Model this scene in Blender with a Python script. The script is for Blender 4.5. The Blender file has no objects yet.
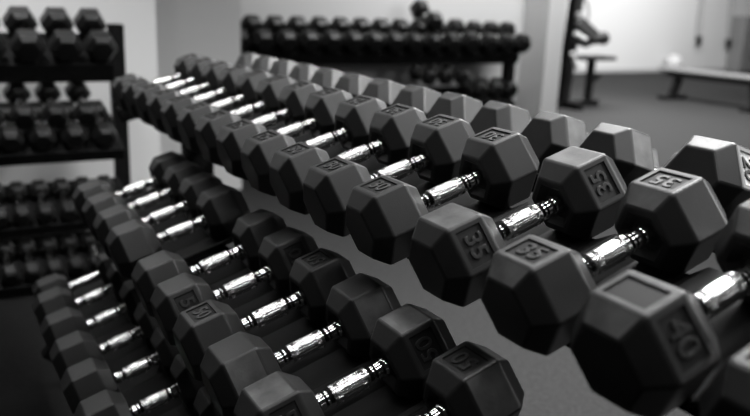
import bpy, bmesh, math, random
from mathutils import Vector, Matrix, Euler
random.seed(7)
PI = math.pi
FZ = 1.05                      # height of the near rack's top tier axis above the floor
C = bpy.context.scene.collection
scene = bpy.context.scene

# ------------------------------------------------------------------ camera
F_PX, YAW, PITCH, ROLL = 771.16, 2.6108, -0.25886, 0.03812
CAM = Vector((0.75544, -0.84915, 0.33156 + FZ))
fwd = Vector((math.cos(YAW) * math.cos(PITCH), math.sin(YAW) * math.cos(PITCH), math.sin(PITCH)))
rgt = Vector((math.sin(YAW), -math.cos(YAW), 0))
upv = rgt.cross(fwd)
r2 = math.cos(ROLL) * rgt + math.sin(ROLL) * upv
u2 = -math.sin(ROLL) * rgt + math.cos(ROLL) * upv
cd = bpy.data.cameras.new('camera')
cam = bpy.data.objects.new('camera', cd)
C.objects.link(cam)
cam.matrix_world = Matrix(((r2.x, u2.x, -fwd.x, CAM.x), (r2.y, u2.y, -fwd.y, CAM.y), (r2.z, u2.z, -fwd.z, CAM.z), (0, 0, 0, 1)))
cd.sensor_width = 36
cd.lens = F_PX * 36 / 750
cd.clip_start = 0.05
cd.dof.use_dof = True
cd.dof.focus_distance = 1.40
cd.dof.aperture_fstop = 2.5
scene.camera = cam

# ------------------------------------------------------------------ world, exposure, lights
scene.view_settings.view_transform = 'Standard'
scene.view_settings.look = 'None'
scene.view_settings.gamma = 1
scene.view_settings.use_curve_mapping = False
scene.view_settings.exposure = 0.0
w = bpy.data.worlds.new('world')
scene.world = w
w.use_nodes = True
w.node_tree.nodes['Background'].inputs[0].default_value = (1, 1, 1, 1)
w.node_tree.nodes['Background'].inputs[1].default_value = 0.006


def area(name, loc, target, sx, sy, e, shape='RECTANGLE', spread=180):
    l = bpy.data.lights.new(name, 'AREA')
    l.shape = shape
    l.spread = math.radians(spread)
    l.size, l.size_y, l.energy = sx, sy, e
    o = bpy.data.objects.new(name, l)
    C.objects.link(o)
    o.location = loc
    o.rotation_euler = (Vector(target) - Vector(loc)).to_track_quat('-Z', 'Y').to_euler()
    return o


area('window_light', (1.8, 5.5, 3.0), (-0.8, 0.0, 1.0), 3.0, 1.6, 150)
area('overhead_light', (-1.2, 1.7, 3.2), (-1.2, 1.0, 0), 3.0, 0.3, 145, spread=100)
area('overhead_light', (0.9, -0.25, 3.2), (0.9, -0.25, 0), 0.10, 2.4, 13, spread=130)  # this and the next two: strips added and shaped to streak the chrome handles
area('overhead_light', (-0.7, -0.25, 3.2), (-0.7, -0.25, 0), 0.10, 2.4, 10, spread=130)
area('overhead_light', (-2.4, -0.25, 3.2), (-2.4, -0.25, 0), 0.10, 2.4, 14, spread=110)
area('overhead_light', (-3.25, -0.8, 3.25), (-3.7, -0.8, 1.6), 0.2, 1.6, 23, spread=80)
area('spot_lamp', (-1.3, -0.9, 3.2), (-3.5, 0.5, 1.0), 0.05, 0.05, 5, 'DISK')
area('spot_lamp', (-2.6, 1.9, 3.2), (-4.5, 2.0, 1.0), 0.05, 0.05, 5, 'DISK')
area('overhead_light', (-3.6, 3.7, 3.3), (-5.5, 3.7, 1.3), 2.4, 0.3, 46, spread=120)
area('overhead_light', (-9.5, 13.0, 3.4), (-12.6, 14.0, 1.4), 5.0, 3.0, 290)
area('overhead_light', (-7.0, 8.0, 3.4), (-7.0, 8.0, 0), 4.0, 2.0, 900)

# ------------------------------------------------------------------ materials


def mat(name, base, rough=0.5, metal=0.0, spec=0.5, noise=None, bump=None, emit=None):
    """noise = (scale, dark, light, lo, hi) greys mixed over the surface; bump = (scale, strength, distance)"""
    m = bpy.data.materials.new(name)
    m.use_nodes = True
    nt = m.node_tree
    b = nt.nodes['Principled BSDF']
    b.inputs['Base Color'].default_value = (base, base, base, 1)
    b.inputs['Roughness'].default_value = rough
    b.inputs['Metallic'].default_value = metal
    b.inputs['Specular IOR Level'].default_value = spec
    tc = nt.nodes.new('ShaderNodeTexCoord')
    if noise:
        n = nt.nodes.new('ShaderNodeTexNoise')
        n.inputs['Scale'].default_value = noise[0]
        n.inputs['Detail'].default_value = 6
        nt.links.new(tc.outputs['Object'], n.inputs['Vector'])
        r = nt.nodes.new('ShaderNodeValToRGB')
        r.color_ramp.elements[0].position = noise[3]
        r.color_ramp.elements[1].position = noise[4]
        r.color_ramp.elements[0].color = (noise[1],) * 3 + (1,)
        r.color_ramp.elements[1].color = (noise[2],) * 3 + (1,)
        nt.links.new(n.outputs['Fac'], r.inputs['Fac'])
        nt.links.new(r.outputs['Color'], b.inputs['Base Color'])
    if bump:
        n = nt.nodes.new('ShaderNodeTexNoise')
        n.inputs['Scale'].default_value = bump[0]
        n.inputs['Detail'].default_value = 4
        nt.links.new(tc.outputs['Object'], n.inputs['Vector'])
        bp = nt.nodes.new('ShaderNodeBump')
        bp.inputs['Strength'].default_value = bump[1]
        bp.inputs['Distance'].default_value = bump[2]
        nt.links.new(n.outputs['Fac'], bp.inputs['Height'])
        nt.links.new(bp.outputs['Normal'], b.inputs['Normal'])
    if emit:
        b.inputs['Emission Color'].default_value = (1, 1, 1, 1)
        b.inputs['Emission Strength'].default_value = emit
    return m


M = dict(
    rubber=mat('black_rubber', .016, .40, spec=.55, noise=(9, .012, .024, .35, .75), bump=(420, .10, .002)),
    dusty=mat('dusty_rubber', .06, .6, noise=(14, .03, .13, .38, .72), bump=(200, .15, .002)),
    chalk=mat('scuffed_rubber', .3, .8, noise=(22, .06, .42, .36, .66), bump=(160, .2, .002)),
    darker=mat('darker_black_rubber', .006, .34, spec=.3, noise=(9, .005, .009, .35, .75)),  # darker, smoother rubber for the wall-rack dumbbells
    recess=mat('recess_rubber', .012, .6, spec=.3),
    pale=mat('pale_number_plate', .6, .7, noise=(60, .35, .7, .3, .7)),
    digits=mat('raised_digit_rubber', .024, .42),
    chrome=mat('chrome', .88, .10, 1.0),
    knurl=mat('knurled_chrome', .9, .24, 1.0, bump=(900, .2, .001)),
    rack=mat('black_painted_steel', .006, .7, spec=.06, noise=(30, .004, .008, .3, .7)),
    saddle=mat('black_plastic', .01, .6, spec=.2, bump=(500, .1, .001)),
    wall=mat('white_wall_paint', .62, .9, bump=(40, .05, .002)),
    wall_shaded=mat('shaded_wall_paint', .55, .9, bump=(40, .05, .002)),  # darker base colour paints in the weaker light on the middle wall
    floor=mat('rubber_flooring', .1, .75, spec=.08, noise=(60, .016, .028, .35, .7), bump=(200, .15, .002)),
    mat=mat('dark_floor_surface', .006, .9, spec=.06, noise=(90, .004, .008, .35, .7)),
    steel=mat('grey_steel', .5, .35, .8),
    pad=mat('bench_vinyl', .13, .5),
    black=mat('black_steel', .006, .55, spec=.15),
    white=mat('white_plastic', .6, .5),
    cabinet=mat('grey_laminate', .2, .5),
    rope=mat('grey_strap', .4, .8),
)
MK = {k: [v] for k, v in M.items()}
HEADM = [M['rubber'], M['recess'], M['chalk'], M['dusty'], M['pale']]
HEADO = [M['darker']] + HEADM[1:]

# ------------------------------------------------------------------ helpers


def mesh_of(name, bm, mats, smooth=None):
    me = bpy.data.meshes.new(name)
    bmesh.ops.recalc_face_normals(bm, faces=bm.faces)
    bm.to_mesh(me)
    bm.free()
    for m in (mats if isinstance(mats, list) else [mats]):
        me.materials.append(m)
    if smooth is not None:
        for p in me.polygons:
            p.use_smooth = True
        me.set_sharp_from_angle(angle=math.radians(smooth))
    return me


def link(name, me, parent=None):
    o = bpy.data.objects.new(name, me)
    C.objects.link(o)
    if parent:
        o.parent = parent
    return o


def tag(o, label, cat, group=None, kind=None):
    if label:
        o['label'] = label
    if cat:
        o['category'] = cat
    if group:
        o['group'] = group
    if kind:
        o['kind'] = kind
    return o


def thing(name, label, cat, loc=(0, 0, 0), group=None):
    o = link(name, None)
    o.location = loc
    return tag(o, label, cat, group)


def box(bm, x0, x1, y0, y1, z0, z1, bevel=0.0, mtx=None):
    g = bmesh.ops.create_cube(bm, size=1)
    vs = g['verts']
    for v in vs:
        v.co = Vector(((x0 + x1) / 2 + v.co.x * (x1 - x0), (y0 + y1) / 2 + v.co.y * (y1 - y0), (z0 + z1) / 2 + v.co.z * (z1 - z0)))
    if bevel:
        es = list({e for v in vs for e in v.link_edges})
        r = bmesh.ops.bevel(bm, geom=es, offset=bevel, segments=2, profile=.5, affect='EDGES')
        vs = list({v for f in r['faces'] for v in f.verts} | {v for v in vs if v.is_valid})
    if mtx is not None:
        bmesh.ops.transform(bm, matrix=mtx, verts=vs)
    return vs


def tube(bm, a, b, r, n=12, r2=None):
    a, b = Vector(a), Vector(b)
    d = b - a
    g = bmesh.ops.create_cone(bm, cap_ends=True, segments=n, radius1=r, radius2=r if r2 is None else r2, depth=d.length)
    bmesh.ops.transform(bm, matrix=Matrix.Translation((a + b) / 2) @ d.to_track_quat('Z', 'Y').to_matrix().to_4x4(), verts=g['verts'])


def polytube(bm, pts, r, n=8):
    for i in range(len(pts) - 1):
        tube(bm, pts[i], pts[i + 1], r, n)


def beam(bm, a, b, wx, h):
    """rectangular bar from a to b, wx along world x (or perpendicular), h the other way"""
    a, b = Vector(a), Vector(b)
    d = (b - a)
    zax = d.normalized()
    xax = Vector((1, 0, 0)) if abs(zax.x) < .9 else Vector((0, 1, 0))
    xax = (xax - zax * xax.dot(zax)).normalized()
    yax = zax.cross(xax)
    m = Matrix((xax, yax, zax)).transposed().to_4x4()
    box(bm, -wx / 2, wx / 2, -h / 2, h / 2, -d.length / 2, d.length / 2, .003, Matrix.Translation((a + b) / 2) @ m)


def struct(name, x0, x1, y0, y1, z0, z1, m):
    bm = bmesh.new()
    box(bm, x0, x1, y0, y1, z0, z1)
    return tag(link(name, mesh_of(name, bm, m)), None, None, None, 'structure')


# ------------------------------------------------------------------ setting
WX = -12.6
struct('floor', -13.5, 3.0, -6.5, 22, -.05, 0, M['floor'])
struct('wall_left', -4.15, -3.95, -6.5, .365, 0, 3.2, M['wall'])
struct('wall_middle', -4.9, -4.6, .1, 1.13, 0, 3.2, M['wall_shaded'])
struct('wall_back', -5.75, -5.5, .5, 4.70, 0, 3.2, M['wall'])
struct('trim_1', -5.5, -5.13, 4.49, 4.71, 0, 3.2, M['wall'])
struct('wall_far', WX - .2, WX, 4.0, 22, 0, 4.0, M['wall'])
struct('baseboard_far', WX, WX + .02, 4.0, 22, 0, .09, M['rope'])

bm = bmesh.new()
box(bm, -4.15, 2.5, -3.4, -.10, .0005, .004, 0)  # thin dark sheet over the front part of the floor
tag(link('dark_floor_sheet', mesh_of('dark_floor_sheet', bm, M['mat'])), 'thin dark sheet on the floor in front of the racks at lower left', 'mat')

# ------------------------------------------------------------------ dumbbells
R3 = math.sqrt(3) / 2
_font = {}


def digits_mesh(txt, size):
    k = (txt, size)
    if k not in _font:
        cu = bpy.data.curves.new('digits', 'FONT')
        cu.body = txt
        cu.size = size
        cu.extrude = .0012
        cu.bevel_depth = .0006
        cu.offset = .0001
        cu.align_x = 'CENTER'
        cu.align_y = 'CENTER'
        cu.resolution_u = 4
        o = bpy.data.objects.new('tmp', cu)
        C.objects.link(o)
        bpy.context.view_layer.update()
        me = bpy.data.meshes.new_from_object(o.evaluated_get(bpy.context.evaluated_depsgraph_get()))
        bpy.data.objects.remove(o)
        me.materials.clear()
        _font[k] = me
    return _font[k]


_dm = {}


def placed_digits(txt, size, mtx, key, m):
    k = (txt, size, key, m.name)
    if k not in _dm:
        me = digits_mesh(txt, size).copy()
        me.transform(mtx)
        me.materials.append(m)
        me.name = 'digits'
        _dm[k] = me
    return _dm[k]


_hm = {}


def head_mesh(side, s, band, gap, panels, worn, round_, pale=False, darker=False):
    """side -1 near / +1 far; hex head whose inner chamfer starts gap/2 from the handle centre (local Y axis).
    panels = face numbers with a sunk number plate (0 top, counting towards +X); worn = {face: 'band'|'chamfer'}"""
    key = (side, s, band, gap, tuple(panels), tuple(sorted(worn.items())), round_, pale, darker)
    if key in _hm:
        return _hm[key]
    bm = bmesh.new()
    k, c = .67, .028 * s / .079
    if round_:
        c *= 1.2
    ys = [gap / 2, gap / 2 + c, gap / 2 + c + band, gap / 2 + 2 * c + band]
    rs = [k * s, s, s, k * s]
    rings = []
    for y, r in zip(ys, rs):
        ring = []
        for j in range(6):
            a = math.radians(30 + 60 * j)     # angle from top towards +X
            ring.append(bm.verts.new((r * math.sin(a), side * y, r * math.cos(a))))
        rings.append(ring)
    for i in range(3):
        for j in range(6):
            bm.faces.new((rings[i][j], rings[i][(j + 1) % 6], rings[i + 1][(j + 1) % 6], rings[i + 1][j]))
    bm.faces.new(rings[0])
    bm.faces.new(rings[3])
    bmesh.ops.recalc_face_normals(bm, faces=bm.faces)
    bmesh.ops.bevel(bm, geom=list(bm.edges), offset=.0032 * s / .079, segments=2, profile=.5, affect='EDGES')
    bm.normal_update()
    ym = side * (gap / 2 + c + band / 2)
    big = [f for f in bm.faces if f.calc_area() > .25 * s * band * .6]
    for f in big:
        n, cc = f.normal, f.calc_center_median()
        ang = round(math.degrees(math.atan2(n.x, n.z)) / 60) % 6
        isband = abs(n.y) < .1
        if isband and ang in worn and 'b' in worn[ang]:
            f.material_index = 2 if 'B' in worn[ang] else 3
        if not isband and abs(n.y) < .9:
            inner = (cc.y - ym) * side < 0
            if ang in worn and ('i' if inner else 'o') in worn[ang].lower():
                f.material_index = 2 if ('I' if inner else 'O') in worn[ang] else 3
        if isband and ang in panels:
            bmesh.ops.inset_individual(bm, faces=[f], thickness=.009 * s / .079, depth=0)
            f.material_index = 4 if pale else 1
            bmesh.ops.inset_individual(bm, faces=[f], thickness=.0008, depth=-.0028)
    cap = [f for f in bm.faces if abs(f.normal.y) > .9 and (f.calc_center_median().y - ym) * side < 0 and f.calc_area() > s * s * .3]
    if cap:      # the inner end is dished round the handle
        bmesh.ops.inset_individual(bm, faces=cap, thickness=.10 * s, depth=0)
        bmesh.ops.inset_individual(bm, faces=cap, thickness=.16 * s, depth=-.012 * s / .079)
    me = mesh_of('head', bm, HEADO if darker else HEADM)
    _hm[key] = me
    return me


def lathe(bm, prof, n=32, flute=None):
    """prof = [(y, r, fluted)] revolved about Y"""
    rings = []
    for y, r, fl in prof:
        ring = []
        for j in range(n):
            a = 2 * PI * j / n
            rr = r * (1 - (.22 if fl == 2 and j % 8 < 3 else .04 if fl == 1 and j % 4 == 0 else 0))
            ring.append(bm.verts.new((rr * math.sin(a), y, rr * math.cos(a))))
        rings.append(ring)
    for i in range(len(rings) - 1):
        for j in range(n):
            bm.faces.new((rings[i][j], rings[i][(j + 1) % n], rings[i + 1][(j + 1) % n], rings[i + 1][j]))
    bm.faces.new(rings[0])
    bm.faces.new(rings[-1])


_gm = {}


def handle_meshes(gap, style):
    k = (gap, style)
    if k in _gm:
        return _gm[k]
    h = gap / 2
    out = []
    if style == 'contour':
        bm = bmesh.new()      # knurled swelling grip
        sc = (h + .013) / .0855
        half = [(0, .0182, 1), (.012, .0181, 1), (.0210, .0176, 1), (.0215, .0177, 2), (.0290, .0175, 2), (.0295, .0180, 0), (.0360, .0178, 0), (.0365, .0105, 0)]
        lathe(bm, [(-y * sc, r, f) for y, r, f in half[::-1]] + [(y * sc, r, f) for y, r, f in half[1:]], 48)
        out.append(('grip', mesh_of('grip', bm, M['knurl'], 25)))
        bm = bmesh.new()      # smooth turned shaft with rings and collars
        e = h + .013
        lathe(bm, [(-e, .0112, 0), (e, .0112, 0)], 32)
        sh = mesh_of('shaft', bm, M['black'], 35)  # black in place of chrome paints in the dark reflections between the rings
        out.append(('shaft', sh))
        for half in ([(.0440, .0110, 0), (.0442, .0150, 0), (.0480, .0152, 0), (.0482, .0110, 0)], [(.0525, .0110, 0), (.0527, .0150, 0), (.0640, .0162, 0), (.0642, .0110, 0)],
                     [(.0680, .0110, 0), (.0682, .0150, 0), (e / sc - .012, .0172, 0), (e / sc, .0175, 0)]):
            for sg in (-1, 1):
                bm = bmesh.new()
                lathe(bm, [(sg * y * sc, r, f) for y, r, f in half], 32)
                out.append(('collar', mesh_of('collar', bm, M['chrome'], 35)))
    else:
        bm = bmesh.new()
        half = [(0, .0165, 0), (h * .7, .016, 0), (h + .013, .0155, 0)]
        lathe(bm, [(-y, r, f) for y, r, f in half[::-1]] + half[1:], 24)
        out.append(('grip', mesh_of('grip', bm, M['chrome'], 35)))
    _gm[k] = out
    return out


def dumbbell(label, group, loc, rot, s=.079, band=.064, gap=.141, panels=(0,), num=None, worn=None, roll=0, style='contour', round_=False, pale=False, darker=False, digit_faces=(0, 1, 5)):
    """rot = matrix whose Y axis is the handle axis and Z the up side. roll = sixth turns."""
    o = thing('hex_dumbbell', label, 'dumbbell', loc, group)
    o.rotation_euler = rot.to_euler()
    worn = worn or {}
    pl = tuple(sorted((p + roll) % 6 for p in panels))
    for side in (-1, 1):
        hd = link('head', head_mesh(side, s, band, gap, pl, worn, round_, pale, darker), o)
        if num:
            c = .028 * s / .079
            yc = side * (gap / 2 + c + band / 2)
            for p in pl:
                if p not in digit_faces:
                    continue
                mt = Matrix.Rotation(math.radians(60 * p), 4, 'Y') @ Matrix.Translation((0, yc, s * R3 - .0024))
                if side == 1:
                    mt = mt @ Matrix.Rotation(PI, 4, 'Z')
                link('weight_number', placed_digits(num, .042 * s / .079, mt, (side, s, band, gap, p, pale), M['recess'] if pale else M['digits']), hd)
    for nm, me in handle_meshes(gap, style):
        link(nm, me, o)
    return o


TILT = 0.30109


def rotx(t):
    return Matrix.Rotation(t, 3, 'X')


FRONT, BACK = rotx(TILT), rotx(-TILT)
D = Vector((0, math.cos(TILT), math.sin(TILT)))
N = Vector((0, -math.sin(TILT), math.cos(TILT)))
APO = .079 * R3

ORD = ['first', 'second', 'third', 'fourth', 'fifth', 'sixth', 'seventh', 'eighth', 'ninth', 'tenth', 'eleventh', 'twelfth', 'thirteenth', 'fourteenth', 'fifteenth', 'sixteenth', 'seventeenth', 'eighteenth']

# ---- near rack, top tier
top_x = [.375, .195, .012, -.178, -.396, -.580, -.758, -.935, -1.115, -1.295, -1.475, -1.655, -1.835, -2.016, -2.196, -2.376]
top_num = ['40', '40', '35', '35', '30', '30', '30', '25', '25', '25', '20', '20', '15', '15', '10', '10']
for i, x in enumerate(top_x):
    s = .0835 if i == 1 else .079
    n_off = s * R3 - APO
    pan = (0,)
    worn = {}
    if i == 1:
        pan, worn = (0, 1), {0: 'bio'}
    if i == 2:
        worn = {0: 'bio'}
    roll = 1 if i == 3 else 0
    if i == 3:
        worn = {0: 'b'}
    if i == 0:
        lab = 'cropped black hex dumbbell in the bottom right corner, nearest on the top tier'
    elif i == 1:
        lab = 'black hex dumbbell with plates on two faces, second from right on the top tier'
    elif i == 2:
        lab = 'black hex dumbbell marked 35 on its top face, third from right on top tier'
    elif i == 3:
        lab = 'black hex dumbbell turned so its 35 is on the right side face, top tier'
    elif i == len(top_x) - 1:
        lab = 'farthest small-looking hex dumbbell at the left end of the top tier, near row'
    else:
        lab = 'black hex dumbbell, %s from the right in the near row of the top tier' % ORD[i]
    p = Vector((x, 0, FZ)) + D * -.024 + N * n_off
    dumbbell(lab, 'dumbbells on the near side of the top tier', p, FRONT, s=s, num=top_num[i], panels=pan, roll=roll, worn=worn, digit_faces=(1,) if i == 1 else (0, 1, 5))

# ---- near rack, top tier, far side (slopes the other way)
CB = Vector((0, .505, FZ - .008))
bx = [.075, -.128, -.36, -.545, -.735, -.925, -1.115, -1.305, -1.495, -1.685, -1.875, -2.065, -2.255, -2.44]
for i, x in enumerate(bx):
    plate = i == 1
    worn = {0: 'i', 1: 'i'} if plate else {1: 'ib' if i in (2, 3) else 'I' if 3 < i < 8 else ''}
    if plate:
        lab = 'black hex dumbbell with pale number plate, right end of the far row'
    elif i == 0:
        lab = 'black hex dumbbell cut by the right edge of the frame in the far row'
    else:
        lab = 'scuffed black hex dumbbell, %s from the right in the row behind the top tier' % ORD[i]
    dumbbell(lab, 'dumbbells on the far side of the top tier', Vector((x, CB.y, CB.z)) + BACK @ Vector((0, 0, ((.087 if plate else .081) - .079) * R3)), BACK, num='20' if plate else None, panels=(1,) if plate else (), pale=plate, worn=worn, s=.087 if plate else .081)

# ---- near rack, middle tier
YM, ZM = -.27753, -.28479 + FZ
mid = [(-.2675 - .1727 * j - (.1195 if j >= 5 else 0)) for j in range(-1, 9)]
mroll = [0, 1, 2, 0, 1, 2, 2, 2, 2, 2]
mworn = [{1: 'b'}, {0: 'b'}, {1: 'b'}, {}, {}, {}, {}, {}, {}, {}]
for i, x in enumerate(mid):
    if i == 0:
        lab = 'dark hex dumbbell cut by the bottom edge, nearest on the middle tier'
    elif i == 1:
        lab = 'hex dumbbell with worn edges and side number plate, second nearest on middle tier'
    elif i == len(mid) - 1:
        lab = 'farthest hex dumbbell at the upper left end of the middle tier'
    else:
        lab = 'dark hex dumbbell with chrome handle, %s from the near end of the middle tier' % ORD[i]
    dumbbell(lab, 'dumbbells on the middle tier of the near rack', Vector((x, YM, ZM)) + D * -.008, FRONT, num='50', panels=(0, ), roll=mroll[i], worn=mworn[i], gap=.138)

# ---- near rack, bottom tier
YL, ZL = -.44378, -.6144 + FZ
low = [(-.94689 - .18831 * j) for j in range(-1, 6)]
for i, x in enumerate(low):
    if i == len(low) - 1:
        lab = 'farthest dumbbell on the bottom tier with a plain smooth straight chrome handle'
    elif i == 0:
        lab = 'nearest hex dumbbell on the bottom tier, cut by the lower edge of the frame'
    else:
        lab = 'dark hex dumbbell with bright handle, %s from the near end of the bottom tier' % ORD[i]
    dumbbell(lab, 'dumbbells on the bottom tier of the near rack', Vector((x, YL, ZL)) - N * (.013 * R3 if i == len(low) - 1 else 0), FRONT, panels=(), style='plain' if i == len(low) - 1 else 'contour', gap=.104 if i == len(low) - 1 else .120, s=.066 if i == len(low) - 1 else .079)

# ------------------------------------------------------------------ saddles and racks


def saddle_mesh(pitch, u0, u1):
    h = pitch / 2 - .0005
    top = [(-h, -.044), (-h + .014, -.044), (-.0445, -APO - .0008), (.0445, -APO - .0008), (h - .014, -.044), (h, -.044)]
    bot = [(x, z - .006) for x, z in top]
    bm = bmesh.new()
    a = [[bm.verts.new((x, y, z)) for x, z in top + bot[::-1]] for y in (u0, u1)]
    n = len(a[0])
    for i in range(n):
        bm.faces.new((a[0][i], a[0][(i + 1) % n], a[1][(i + 1) % n], a[1][i]))
    for r in a:
        for i in range(5):
            bm.faces.new((r[i], r[i + 1], r[n - 2 - i], r[n - 1 - i]))
    bmesh.ops.bevel(bm, geom=list(bm.edges), offset=.001, segments=1, affect='EDGES')
    return mesh_of('saddle', bm, M['saddle'])


rack = thing('dumbbell_rack', 'long black two-sided dumbbell rack with three sloping tiers filling the foreground', 'rack')
_sm = {}


def tier(xs, base, rot, u0, u1, hx=None):
    m4 = rot.to_4x4()
    for i, x in enumerate(xs):
        nb = [abs(x - q) for j, q in enumerate(xs) if j != i and abs(x - q) < .25]
        pt = round(min(max(nb), .215) if nb else .18, 3)
        if (pt, u0) not in _sm:
            _sm[(pt, u0)] = saddle_mesh(pt, u0, u1)
        sd = link('saddle', _sm[(pt, u0)], rack)
        sd.matrix_local = Matrix.Translation((x, base[1], base[2])) @ m4
    for u in (u0 + .045, u1 - .045):
        bm = bmesh.new()
        box(bm, min(xs) - .1, max(xs) + .15, u - .02, u + .02, -.115, -.076, .003)
        bmesh.ops.transform(bm, matrix=Matrix.Translation((0, base[1], base[2])) @ m4, verts=bm.verts)
        link('rail', mesh_of('rail', bm, M['rack']), rack)


topc = Vector((0, 0, FZ)) + D * -.024
tier(top_x, topc, FRONT, -.115, .115)
tier(bx, CB, BACK, -.115, .115)
tier(mid, Vector((0, YM, ZM)), FRONT, -.115, .115)
tier(low, Vector((0, YL, ZL)), FRONT, -.115, .115)
for X in (-2.56, .72):
    bm = bmesh.new()
    beam(bm, (X, .17, .066), (X, .17, FZ - .11), .09, .12)
    link('post', mesh_of('post', bm, M['rack']), rack)
    bm = bmesh.new()
    beam(bm, (X, -.16, FZ - .16), (X, .24, FZ - .05), .05, .06)
    beam(bm, (X, .22, FZ - .05), (X, .62, FZ - .16), .05, .06)
    link('arm', mesh_of('arm', bm, M['rack']), rack)
    bm = bmesh.new()
    beam(bm, (X, -.34, .0345), (X, .72, .0345), .08, .06)
    link('foot', mesh_of('foot', bm, M['rack']), rack)
for X in (-2.02, .55):
    bm = bmesh.new()
    beam(bm, (X, .1, FZ - .14), (X, -.56, .10), .05, .06)
    link('side_strut', mesh_of('side_strut', bm, M['rack']), rack)
    for (yy, zz) in ((YM, ZM), (YL, ZL)):
        bm = bmesh.new()
        b = Vector((X, yy, zz)) - N * .12
        beam(bm, b - D * .12, b + D * .14, .05, .04)
        link('arm', mesh_of('arm', bm, M['rack']), rack)

# ------------------------------------------------------------------ left rack against wall (handles along X)
def facing(tilt):
    # local Y (near -> far) becomes -X, tipped up by tilt
    return Matrix.Rotation(PI / 2, 3, 'Z') @ rotx(tilt)


LT = .40
FL = facing(LT)


def lrow(ys, xn, ztop, s, label, group, tilt=LT, gap=.12, band=.06, start=0, style='plain', rolls=None):
    """near head top centre at (xn, y, ztop)"""
    rot = facing(tilt)
    for i, y in enumerate(ys):
        c = .028 * s / .079
        off = rot @ Vector((0, -(gap / 2 + c + band / 2), s * R3))
        dumbbell(label % ORD[i + start], group, Vector((xn, y, ztop + FZ)) - off, rot if not rolls else rot @ Matrix.Rotation(rolls[i], 3, 'Y'), s=s, band=band, gap=gap, panels=(), style=style, darker=True)


lrow([-.575, -.40, -.225, -.058], -3.4, .135, .082, 'black hex dumbbell, %s from the left on the top shelf of the left rack', 'dumbbells on the top shelf of the left rack', gap=.14, band=.07)
lrow([-.60, -.455, -.31, -.165], -3.3, -.208, .063, 'small hex dumbbell in the upper row, %s from left, second shelf of left rack', 'upper row on the second shelf of the left rack')
lrow([-.525, -.38, -.235, -.09], -3.25, -.31, .062, 'small hex dumbbell in the lower row, %s from left, second shelf of left rack', 'lower row on the second shelf of the left rack')
lrow([-.607, -.513, -.412, -.308, -.206, -.10], -3.1, -.66, .047, 'slim hex dumbbell, %s from the left on the third shelf of the left rack', 'dumbbells on the third shelf of the left rack', gap=.11, band=.05)
lrow([-.597, -.504, -.409, -.311, -.215], -2.95, -.90, .045, 'slim hex dumbbell, %s from the left on the bottom shelf of the left rack', 'dumbbells on the bottom shelf of the left rack', gap=.10, band=.045)


def shelf(parent, x0, x1, y0, y1, z, lip, tilt):
    bm = bmesh.new()
    m = Matrix.Translation((x1, 0, z)) @ Matrix.Rotation(tilt, 4, 'Y')
    L = x1 - x0
    box(bm, -L, 0, y0, y1, -.02, 0, .003, m)
    box(bm, -.02, .0, y0, y1, -lip, -.001, .003, m)
    box(bm, -L, -L + .02, y0, y1, -lip, -.001, .003, m)
    link('shelf', mesh_of('shelf', bm, M['rack']), parent)


lr = thing('dumbbell_rack', 'black four-shelf dumbbell rack against the white wall at upper left', 'rack')


def under(xn, ztop, s, tilt=LT):
    rot = facing(tilt)
    return Vector((xn, 0, ztop + FZ)) - rot @ Vector((0, 0, 2 * s * R3 + .002))


for xn, zt, s, lip, x1 in ((-3.4, .135, .082, .10, .06), (-3.25, -.31, .062, .06, .06), (-3.1, -.66, .047, .05, .05), (-2.95, -.90, .045, .05, .05)):
    p = under(xn, zt, s)
    q = p + facing(LT) @ Vector((0, -x1, 0))
    shelf(lr, q.x - .36, q.x, -1.6, .0, q.z, lip, LT)
for y in (.062, -1.66):
    bm = bmesh.new()
    beam(bm, (-3.62, y, .066), (-3.62, y, FZ + .175), .09, .07)
    link('post', mesh_of('post', bm, M['rack']), lr)
    bm = bmesh.new()
    beam(bm, (-2.95, y, .0345), (-3.75, y, .0345), .06, .06)
    link('foot', mesh_of('foot', bm, M['rack']), lr)

# ------------------------------------------------------------------ centre rack
ys = [1.27 + .2 * i for i in range(11)] + [3.69, 3.89, 4.09]
lrow(ys, -5.0, .095, .098, 'black hex dumbbell, %s from the left on the top shelf of the centre rack', 'dumbbells on the top shelf of the centre rack', gap=.12, band=.07)
cr = thing('dumbbell_rack', 'black low dumbbell rack against the back wall in the centre', 'rack')
p = under(-5.0, .095, .098)
q = p + facing(LT) @ Vector((0, -.05, 0))
shelf(cr, q.x - .36, q.x, 1.15, 4.08, q.z, .10, LT)
shelf(cr, q.x - .36, q.x, 1.15, 4.08, .50, .055, LT)
for y in (1.2, 4.03):
    bm = bmesh.new()
    beam(bm, (-5.12, y, .066), (-5.12, y, FZ - .17), .09, .09)
    link('post', mesh_of('post', bm, M['rack']), cr)
    bm = bmesh.new()
    beam(bm, (-4.9, y, .0345), (-5.4, y, .0345), .06, .06)
    link('foot', mesh_of('foot', bm, M['rack']), cr)
lrow([3.48], -5.0, .107, .105, 'noticeably larger black dumbbell lying in the top row of the centre rack%.0s', None, gap=.12, band=.07)
lrow([3.07], -5.0, .095 + .174, .09, 'black dumbbell lying on top of the row on the centre rack%.0s', None, gap=.12, band=.07)
lrow([2.97, 3.15, 3.32], -4.9, -.21, .075, 'dark dumbbell, %s from the left on the lower shelf of the centre rack', 'dumbbells on the lower shelf of the centre rack', gap=.1, band=.05, tilt=.12)
lrow([3.54, 3.715, 3.89], -4.9, -.33, .082, 'larger dark dumbbell, %s of three beside the right leg of the centre rack', 'dumbbells at the right end of the lower shelf', gap=.1, band=.05, tilt=.12)

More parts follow.
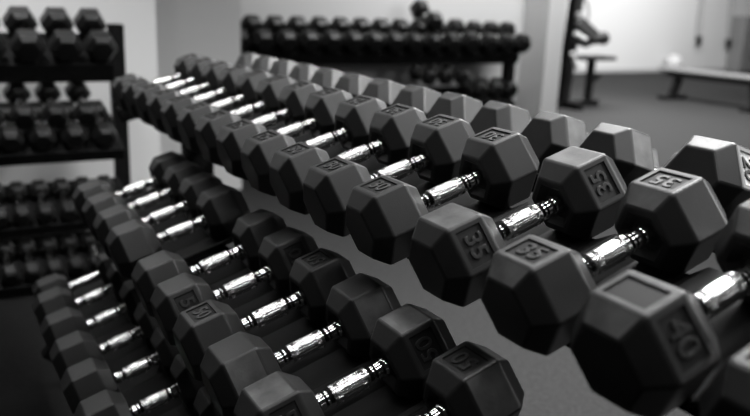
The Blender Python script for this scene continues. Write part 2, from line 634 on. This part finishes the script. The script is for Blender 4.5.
# ------------------------------------------------------------------ weight machine beyond the pillar
MX = -7.78
mc = thing('weight_machine', 'black strength machine with a small seat beyond the white pillar', 'gym machine', (0, 0, 0))
bm = bmesh.new()
beam(bm, (MX, 7.30, 0), (MX, 7.42, FZ + 1.0), .16, .14)
link('mast', mesh_of('mast', bm, M['black']), mc)
bm = bmesh.new()
beam(bm, (MX, 7.1, .05), (MX, 8.0, .05), .12, .10)
beam(bm, (MX - .4, 7.3, .05), (MX + .4, 7.3, .05), .10, .10)
link('base', mesh_of('base', bm, M['black']), mc)
bm = bmesh.new()
beam(bm, (MX, 7.82, .05), (MX, 7.82, FZ - .34), .09, .09)
beam(bm, (MX, 7.82, .32), (MX, 8.02, .48), .05, .05)
link('seat_post', mesh_of('seat_post', bm, M['black']), mc)
bm = bmesh.new()
box(bm, MX - .18, MX + .18, 7.50, 8.16, FZ - .36, FZ - .30, .02)
link('seat', mesh_of('seat', bm, M['black']), mc)
bm = bmesh.new()
beam(bm, (MX + .05, 7.36, FZ + .22), (MX + .2, 7.62, FZ - .02), .12, .16)
beam(bm, (MX + .05, 7.36, FZ - .05), (MX + .1, 7.6, FZ - .12), .10, .12)
link('press_arm', mesh_of('press_arm', bm, M['black']), mc)
bm = bmesh.new()
tube(bm, (MX + .1, 7.60, FZ - .08), (MX + .1, 7.86, FZ - .04), .075, 16)
bmesh.ops.create_uvsphere(bm, u_segments=14, v_segments=8, radius=.10, matrix=Matrix.Translation((MX + .1, 7.90, FZ - .04)))
link('roller_pad', mesh_of('roller_pad', bm, M['black'], 40), mc)
for a, b in (((MX + .2, 7.24, FZ + .03), (MX + .2, 7.45, FZ - .06)), ((MX + .2, 7.22, FZ - .24), (MX + .2, 7.34, FZ - .48))):
    bm = bmesh.new()
    tube(bm, a, b, .032, 12)
    link('chrome_grip', mesh_of('chrome_grip', bm, M['rope'], 40), mc)
bm = bmesh.new()
pts = [(MX, 7.50 + .16 * math.cos(t), FZ + .25 + .28 * math.sin(t)) for t in [PI * 2 * i / 20 for i in range(21)]]
polytube(bm, pts, .018)
link('pulley_ring', mesh_of('pulley_ring', bm, M['steel'], 40), mc)
for k, (yy, zz) in enumerate(((7.36, FZ + .28), (7.40, FZ + .16))):
    bm = bmesh.new()
    tube(bm, (MX + .09, yy, zz), (MX + .13, yy, zz), .05, 18)
    link('pulley', mesh_of('pulley', bm, M['steel'], 40), mc)

# ------------------------------------------------------------------ flat bench
BY = 10.1
be = thing('flat_bench', 'flat weight bench with pale top and black slanted legs on the open floor', 'bench')
bm = bmesh.new()
box(bm, -8.35, -5.9, BY - .15, BY + .15, .47, .53, .02)
link('pad', mesh_of('pad', bm, M['pad']), be)
bm = bmesh.new()
box(bm, -8.2, -6.0, BY - .10, BY + .10, .38, .468, .01)
link('frame', mesh_of('frame', bm, M['black']), be)
for xa, xb in ((-8.0, -8.1), (-6.62, -6.55)):
    bm = bmesh.new()
    beam(bm, (xa, BY, .42), (xb, BY, .05), .10, .12)
    link('leg', mesh_of('leg', bm, M['black']), be)
    bm = bmesh.new()
    beam(bm, (xb, BY - .28, .035), (xb, BY + .28, .035), .14, .07)
    link('foot', mesh_of('foot', bm, M['black']), be)

# ------------------------------------------------------------------ far wall things
for k, (y0, y1, zt, zb, lab) in enumerate(((16.13, 16.24, 1.0, -.16, 'grey strap with dark handle hanging on the far wall, left one'), (17.27, 17.41, 1.0, -.22, 'grey strap with dark handle hanging beside the cabinet, right one'))):
    st = thing('hanging_strap', lab, 'strap', (WX + .12, y0, 0), 'straps hanging on the far wall')
    bm = bmesh.new()
    polytube(bm, [(0, 0, zt + FZ + .9), (0, (y1 - y0) * .6, zb + FZ + .3), (0, y1 - y0, zb + FZ)], .035)
    link('strap', mesh_of('strap', bm, M['rope'], 40), st)
    bm = bmesh.new()
    tube(bm, (0, y1 - y0, zb + FZ), (0, y1 - y0 + .03, zb + FZ - .24), .07, 12, .05)
    link('handle', mesh_of('handle', bm, M['black'], 40), st)
    bm = bmesh.new()
    box(bm, -.12, .03, -.05, .05, zt + FZ + .86, zt + FZ + .96, .01)
    link('hook', mesh_of('hook', bm, M['steel']), st)
cb = thing('storage_cabinet', 'grey storage cabinet by the far wall at the right edge', 'cabinet', (WX + .45, 0, 0))
bm = bmesh.new()
box(bm, -.4, .0, 17.55, 19.0, 0, 1.42, .01)
link('body', mesh_of('body', bm, M['cabinet']), cb)
for i in range(3):
    bm = bmesh.new()
    box(bm, .0, .02, 17.6, 18.95, .06 + i * .45, .47 + i * .45, .008)
    dr = link('drawer', mesh_of('drawer', bm, M['cabinet']), cb)
    bm = bmesh.new()
    tube(bm, (.05, 17.9, .38 + i * .45), (.05, 18.6, .38 + i * .45), .02)
    link('handle', mesh_of('handle', bm, M['black'], 40), dr)
bm = bmesh.new()
bmesh.ops.create_uvsphere(bm, u_segments=24, v_segments=14, radius=.21, matrix=Matrix.Translation((WX + .3, 15.2, .245)))
tag(link('exercise_ball', mesh_of('exercise_ball', bm, M['white'], 60)), 'small bright white ball on the floor by the far wall', 'ball')
